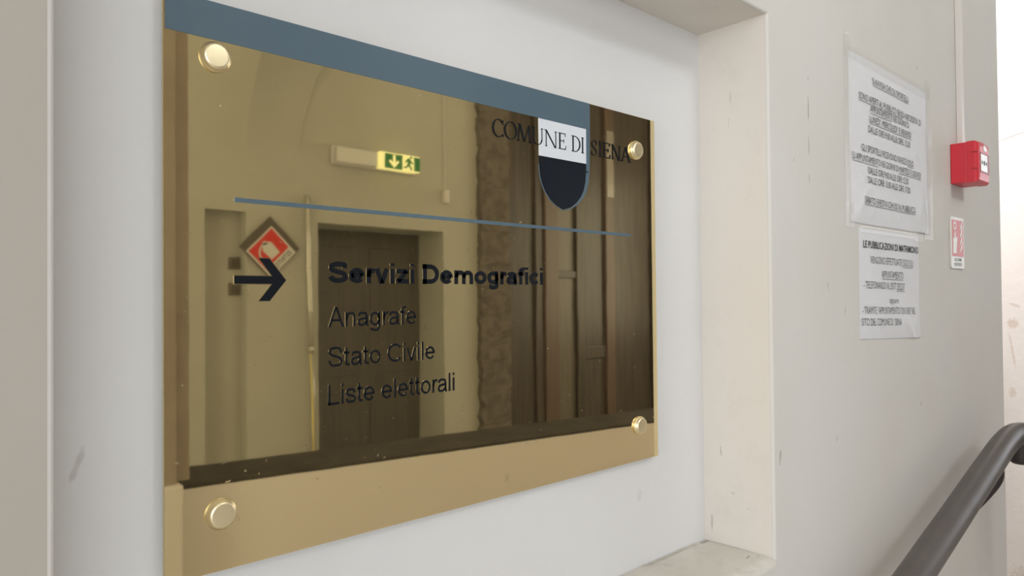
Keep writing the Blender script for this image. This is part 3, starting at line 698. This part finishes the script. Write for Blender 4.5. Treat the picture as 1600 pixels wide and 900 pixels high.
for grp in (word[:6], word[6:8], word[8:]):
    bm = bmesh.new()
    for ch, u0, u1 in grp: caps(bm, ch, u0, u1 - u0, 436.0, 21.5, PY - .0010, PY + .0002)
    obj('roman_lettering', bm, 'ink_engraved', pq)

# ================================================================== NOTICES
def notice(name, label, x0, x1, z0, z1, lines, seed, amp, tapes, skew=0):
    """creased sheet on the wall; lines = (text, xl, xr, zmid, cap height, bold, [underlined fractions])"""
    root = empty(name, ((x0 + x1) / 2, FY, z0)); tag(root, label, 'notice')
    def surf(x, z, off=0):
        u, v = (x - x0) / (x1 - x0), (z - z0) / (z1 - z0)
        e = min(u, 1 - u, v, 1 - v)
        k = amp * (1 + 1.2 * max(0, .35 - v) / .35) * min(1, .03 + e * 7)
        d = .0004 + k * (.55 + .55 * mnoise.noise((x * 9 + seed, z * 11, seed)) + .40 * abs(mnoise.noise((x * 15 + z * 12, z * 8 - seed, 2))))
        rg = abs(mnoise.noise((x * 7 - z * 13 + seed, x * 11 + z * 5, seed * 2))); d += k * .35 * max(0, 1 - rg / .16) * (.35 + .65 * max(0, .5 - v) / .5)   # sharp folds
        fx = u - (.62 + .9 * (.28 - v))                       # diagonal crease near the lower right
        if v < .30: d += amp * 1.2 * math.exp(-(fx / .05) ** 2) * (.30 - v) / .30
        d += .014 * max(0, u + (1 - v) - 1.86) ** 1.3         # curling lower right corner
        zz = z + skew * (u - .5) * (1 - v)
        return (x, FY - max(d, .0003) - off, zz)
    bm = bmesh.new(); nx, nz = 130, 96; g = []
    for i in range(nx + 1):
        g.append([bm.verts.new(surf(x0 + (x1 - x0) * i / nx, z0 + (z1 - z0) * j / nz)) for j in range(nz + 1)])
    for i in range(nx):
        for j in range(nz): bm.faces.new((g[i][j], g[i + 1][j], g[i + 1][j + 1], g[i][j + 1]))
    r = bmesh.ops.extrude_face_region(bm, geom=bm.faces[:])
    for v in r['geom']:
        if isinstance(v, bmesh.types.BMVert): v.co.y += .00025
    bmesh.ops.recalc_face_normals(bm, faces=bm.faces[:])
    obj('sheet', bm, 'paper', root, True)
    for s, xl, xr, zm, ch, bold, und in lines:
        bm = bmesh.new(); wf = lambda x, z: surf(x, z, .0014)
        text_bm(bm, s, xl, xr, zm - ch / 2, zm + ch / 2, 0, bold, warp=wf)
        for f0, f1 in und:
            n = 14; a = xl + (xr - xl) * f0; b = xl + (xr - xl) * f1; zt = zm - ch / 2 - .0023; zb = zt - .0009
            pts = [(a + (b - a) * i / n) for i in range(n + 1)]
            T = [bm.verts.new(wf(x, zt)) for x in pts]; Bq = [bm.verts.new(wf(x, zb)) for x in pts]
            for i in range(n): bm.faces.new((Bq[i], Bq[i + 1], T[i + 1], T[i]))
        obj('text_line', bm, 'ink', root)
    for (u0, v0, u1, v1) in tapes:
        bm = bmesh.new(); n = 12; g = []
        for i in range(n + 1):
            row = []
            for j in range(n + 1):
                x, z = u0 + (u1 - u0) * i / n, v0 + (v1 - v0) * j / n
                inside = x0 < x < x1 and z0 < z < z1
                y = surf(x, z, .0018)[1] if inside else FY - .0010 - .0006 * abs(mnoise.noise((x * 60, z * 60, seed)))
                row.append(bm.verts.new((x, y - .0006 * mnoise.noise((x * 90, z * 30, 4)) - .0003, z)))
            g.append(row)
        for i in range(n):
            for j in range(n): bm.faces.new((g[i][j], g[i + 1][j], g[i + 1][j + 1], g[i][j + 1]))
        obj('tape', bm, 'tape', root, True)
    return root
H1 = .0125
L1 = [("SI AVVISA CHE GLI SPORTELLI", 1.4353, 1.6355, 1.9620, H1, -.004, [(0, 1)]),
      ("SONO APERTI AL PUBBLICO SENZA NECESSITA' DI", 1.3727, 1.7083, 1.9235, H1, -.004, [(0, .66)]),
      ("APPUNTAMENTO NEI GIORNI DI", 1.4267, 1.633, 1.9070, H1, -.004, [(0, .52)]),
      ("LUNEDI', MERCOLEDI' E VENERDI'", 1.4228, 1.6471, 1.8872, H1, -.004, [(0, 1)]),
      ("DALLE ORE 9:00 ALLE ORE 12:30", 1.4158, 1.6386, 1.8665, H1, -.004, []),
      ("GLI SPORTELLI RICEVONO INVECE SOLO", 1.3837, 1.6558, 1.8275, H1, -.004, [(.87, 1)]),
      ("SU APPUNTAMENTO NEI GIORNI DI MARTEDI' E GIOVEDI'", 1.3392, 1.7061, 1.8075, H1, -.004, [(0, .33), (.63, 1)]),
      ("DALLE ORE 9:00 ALLE ORE 12:30", 1.4124, 1.6232, 1.7872, H1, -.004, []),
      ("DALLE ORE 15:00 ALLE ORE 17:00", 1.4085, 1.6336, 1.7688, H1, -.004, []),
      ("SABATO E FESTIVI CHIUSO AL PUBBLICO", 1.3827, 1.6546, 1.7288, H1, -.004, [(0, 1)])]
notice('paper_notice', 'larger creased paper notice with opening hours taped above the smaller sheet', 1.333, 1.757, 1.683, 2.000, L1, 3.1, .0034,
       [(1.312, 1.70, 1.340, 2.03), (1.748, 1.76, 1.785, 2.03), (1.315, 1.985, 1.78, 2.012), (1.725, 1.672, 1.785, 1.76), (1.31, 1.675, 1.35, 1.72)])
H2 = .0122
L2 = [("LE PUBBLICAZIONI DI MATRIMONIO", 1.3853, 1.6815, 1.6455, H2 * 1.12, .012, []),
      ("VENGONO EFFETTUATE SOLO SU", 1.4176, 1.6449, 1.6165, H2 * 1.1, -.010, [(.74, 1)]),
      ("APPUNTAMENTO", 1.4737, 1.5876, 1.5900, H2 * 1.1, -.010, [(0, 1)]),
      ("- TELEFONANDO AL 0577 292237", 1.385, 1.5938, 1.5675, H2 * 1.1, -.010, [(.79, 1)]),
      ("oppure", 1.5115, 1.5601, 1.5395, H2 * .95, -.010, []),
      ("- TRAMITE \"APPUNTAMENTO ON LINE\" NEL", 1.3771, 1.6554, 1.5185, H2 * 1.1, -.010, []),
      ("SITO DEL COMUNE DI  SIENA", 1.3732, 1.5685, 1.4960, H2 * 1.1, -.010, [])]
notice('paper_notice', 'smaller paper notice about marriage banns below the larger sheet', 1.368, 1.690, 1.462, 1.676, L2, 8.4, .0028,
       [(1.66, 1.664, 1.715, 1.684), (1.372, 1.668, 1.66, 1.680)], skew=-.010)

# ================================================================== FIRE ALARM CALL POINT
cp = empty('fire_call_point', (1.967, FY, 1.812)); tag(cp, 'red manual fire alarm call point box on the wall above the fire sign', 'fire alarm')
x0, x1, z0, z1 = 1.920, 2.014, 1.813, 1.908
bm = bmesh.new(); box(bm, (x0, FY - .034, z0), (x1, FY - .0005, z1), .002); obj('back_box', bm, 'red_plastic', cp)
# front housing: bowed top edge and chamfered front
prof = [(.0, .0345), (.0, .048), (.004, .054)]
bm = bmesh.new()
def ringpts(inset, d, bow):
    pts = []
    a, b, c, e = x0 + inset - .001, x1 - inset + .001, z0 + inset - .001, z1 - inset + .001
    for i in range(9): t = i / 8; pts.append((a + (b - a) * t, FY - d, c))
    for i in range(1, 9): t = i / 8; pts.append((b, FY - d, c + (e - c) * t))
    for i in range(1, 9): t = i / 8; pts.append((b + (a - b) * t, FY - d - bow * math.sin(math.pi * t), e + .003 * math.sin(math.pi * t)))
    for i in range(1, 8): t = i / 8; pts.append((a, FY - d, e + (c - e) * t))
    return pts
rings = []
for ins, d in ((0, .0342), (0, .050), (.002, .054), (.006, .0572), (.013, .0585)):
    rings.append([bm.verts.new(p) for p in ringpts(ins, d, 0)])
for a, b in zip(rings, rings[1:]):
    n = len(a)
    for i in range(n): bm.faces.new((a[i], a[(i + 1) % n], b[(i + 1) % n], b[i]))
bm.faces.new(rings[0]); bm.faces.new(rings[-1]); bmesh.ops.recalc_face_normals(bm, faces=bm.faces[:])
obj('front_housing', bm, 'red_plastic', cp)
boxobj('seam', (x0 - .0004, FY - .0345, z0 - .0004), (x1 + .0004, FY - .0338, z1 + .0004), 'red_dark', cp)
boxobj('window_frame', (x0 + .012, FY - .0592, z0 + .022), (x1 - .008, FY - .058, z0 + .070), 'red_dark', cp, .0008)
ppn = boxobj('press_panel', (x0 + .015, FY - .0597, z0 + .026), (x1 - .026, FY - .0588, z0 + .066), 'call_white', cp, .0003)
bm = bmesh.new(); lathe(bm, [(.0055, 0), (.0055, .0006)], ((x0 + x1) / 2 - .005, FY - .0597, z0 + .046), 'Y-', 20); obj('press_dot', bm, 'black', ppn)
for s in (-1, 1):
    xc = (x0 + x1) / 2 - .005
    poly('press_arrow', [(xc + s * .021, z0 + .041), (xc + s * .021, z0 + .051), (xc + s * .011, z0 + .046)], FY - .0602, FY - .0596, 'black', ppn)
xc = (x0 + x1) / 2 + .005
poly('flame_logo', [(xc - .012, z1 - .020), (xc + .012, z1 - .020), (xc + .013, z1 - .012), (xc + .004, z1 - .006), (xc, z1 - .012), (xc - .006, z1 - .004), (xc - .013, z1 - .012)], FY - .0595, FY - .0584, 'call_white', cp)
boxobj('side_notch', (x0 - .0016, FY - .0560, z0 + .069), (x0 + .004, FY - .0430, z0 + .0705), 'red_dark', cp)
boxobj('side_notch', (x0 - .0016, FY - .0560, z0 + .030), (x0 + .004, FY - .0430, z0 + .0315), 'red_dark', cp)
# white cable trunking running up from it
boxobj('cable_trunking', (1.972, FY - .013, 1.9085), (1.992, FY - .0005, CZ - .001), 'white_plastic', None, .0015); tk_ = bpy.data.objects['cable_trunking']
tag(tk_, 'narrow white cable trunking running up from the red call point', 'trunking')
# ================================================================== FIRE ALARM SIGN
fs = empty('fire_alarm_sign', (1.953, FY, 1.612)); tag(fs, 'small red and white fire alarm sign below the call point', 'sign')
a, b, c, d = 1.904, 2.004, 1.612, 1.735
def rrect(x0, z0, x1, z1, r, n=5):
    pts = []
    for cx, cz, s in ((x1 - r, z0 + r, -90), (x1 - r, z1 - r, 0), (x0 + r, z1 - r, 90), (x0 + r, z0 + r, 180)):
        for i in range(n + 1): an = R(s + 90 * i / n); pts.append((cx + r * math.cos(an), cz + r * math.sin(an)))
    return pts
fpl = poly('plate', rrect(a, c, b, d, .007), FY - .0035, FY - .0005, 'sign_white', fs)
poly('red_field', rect(a + .007, c + .029, b - .006, d - .007), FY - .0040, FY - .0034, 'sign_red', fpl)
poly('hand_symbol', [(a + .012, c + .036), (a + .036, c + .036), (a + .040, c + .058), (a + .046, c + .072), (a + .042, c + .078), (a + .034, c + .070), (a + .031, c + .088), (a + .026, c + .090), (a + .022, c + .074), (a + .013, c + .070)], FY - .0044, FY - .0039, 'sign_white', fpl)
bm = bmesh.new(); lathe(bm, [(.0105, 0), (.0105, .0005)], (a + .027, FY - .0039, d - .021), 'Y-', 24); obj('button_symbol', bm, 'sign_white', fpl)
bm = bmesh.new(); lathe(bm, [(.005, 0), (.005, .0005)], (a + .027, FY - .0044, d - .021), 'Y-', 20); obj('button_symbol', bm, 'sign_red', fpl)
for k in range(4):
    zb = c + .036 + k * .018; w0 = .018 - k * .001
    poly('flame_symbol', [(b - .040 + k * .003, zb), (b - .020, zb + .012), (b - .010, zb + .034), (b - .018, zb + .026), (b - .030, zb + .012)], FY - .0044, FY - .0039, 'sign_white', fpl)
for s, zq in (('ALLARME', c + .0185), ('INCENDIO', c + .0070)):
    bm = bmesh.new(); text_bm(bm, s, a + .022, b - .022, zq - .001, zq + .0068, FY - .0037, .01)
    for f in bm.faces:
        f.normal_update()
        if f.normal.y > 0: f.normal_flip()
    obj('lettering', bm, 'sign_text', fpl)
# ================================================================== HANDRAIL
hr = empty('handrail', (1.7, .455, .9)); tag(hr, 'dark grey tubular stair handrail fixed to the wall at lower right', 'handrail')
RY = .445
path = [(.30, RY, .81), (.80, RY, .925), (1.20, RY, 1.018), (1.60, RY, 1.112), (1.85, RY, 1.172), (1.98, RY, 1.200), (2.06, RY - .008, 1.211), (2.10, RY - .045, 1.206), (2.112, RY - .10, 1.195), (2.115, RY - .16, 1.165), (2.116, RY - .185, 1.10), (2.116, RY - .19, .95), (2.116, RY - .19, .01)]
bm = bmesh.new(); tube(bm, spline(path, 8), .0275, 28); obj('rail', bm, 'rail', hr, True)
for x in (.9, 1.905):
    z = 1.2 - (1.98 - x) * .236
    bm = bmesh.new(); tube(bm, spline([(x + .012, RY, z - .018), (x + .012, RY - .001, z - .056), (x + .004, RY + .036, z - .115), (x - .01, FY - .006, z - .17)], 6), .0085, 12); obj('bracket', bm, 'bracket', hr, True)
    bm = bmesh.new(); lathe(bm, [(.028, 0), (.028, .004), (.02, .007)], (x - .01, FY - .0005, z - .17), 'Y-', 24); obj('wall_rose', bm, 'bracket', hr)
bm = bmesh.new(); tube(bm, spline([(2.066, RY - .012, 1.200), (2.066, RY - .012, 1.170), (2.066, RY - .012, 1.146), (2.066, RY - .012, 1.138)], 4), [.024] * 6 + [.024, .0235, .022, .020, .016, .010, .003], 18); obj('end_knob', bm, 'bracket', hr, True)
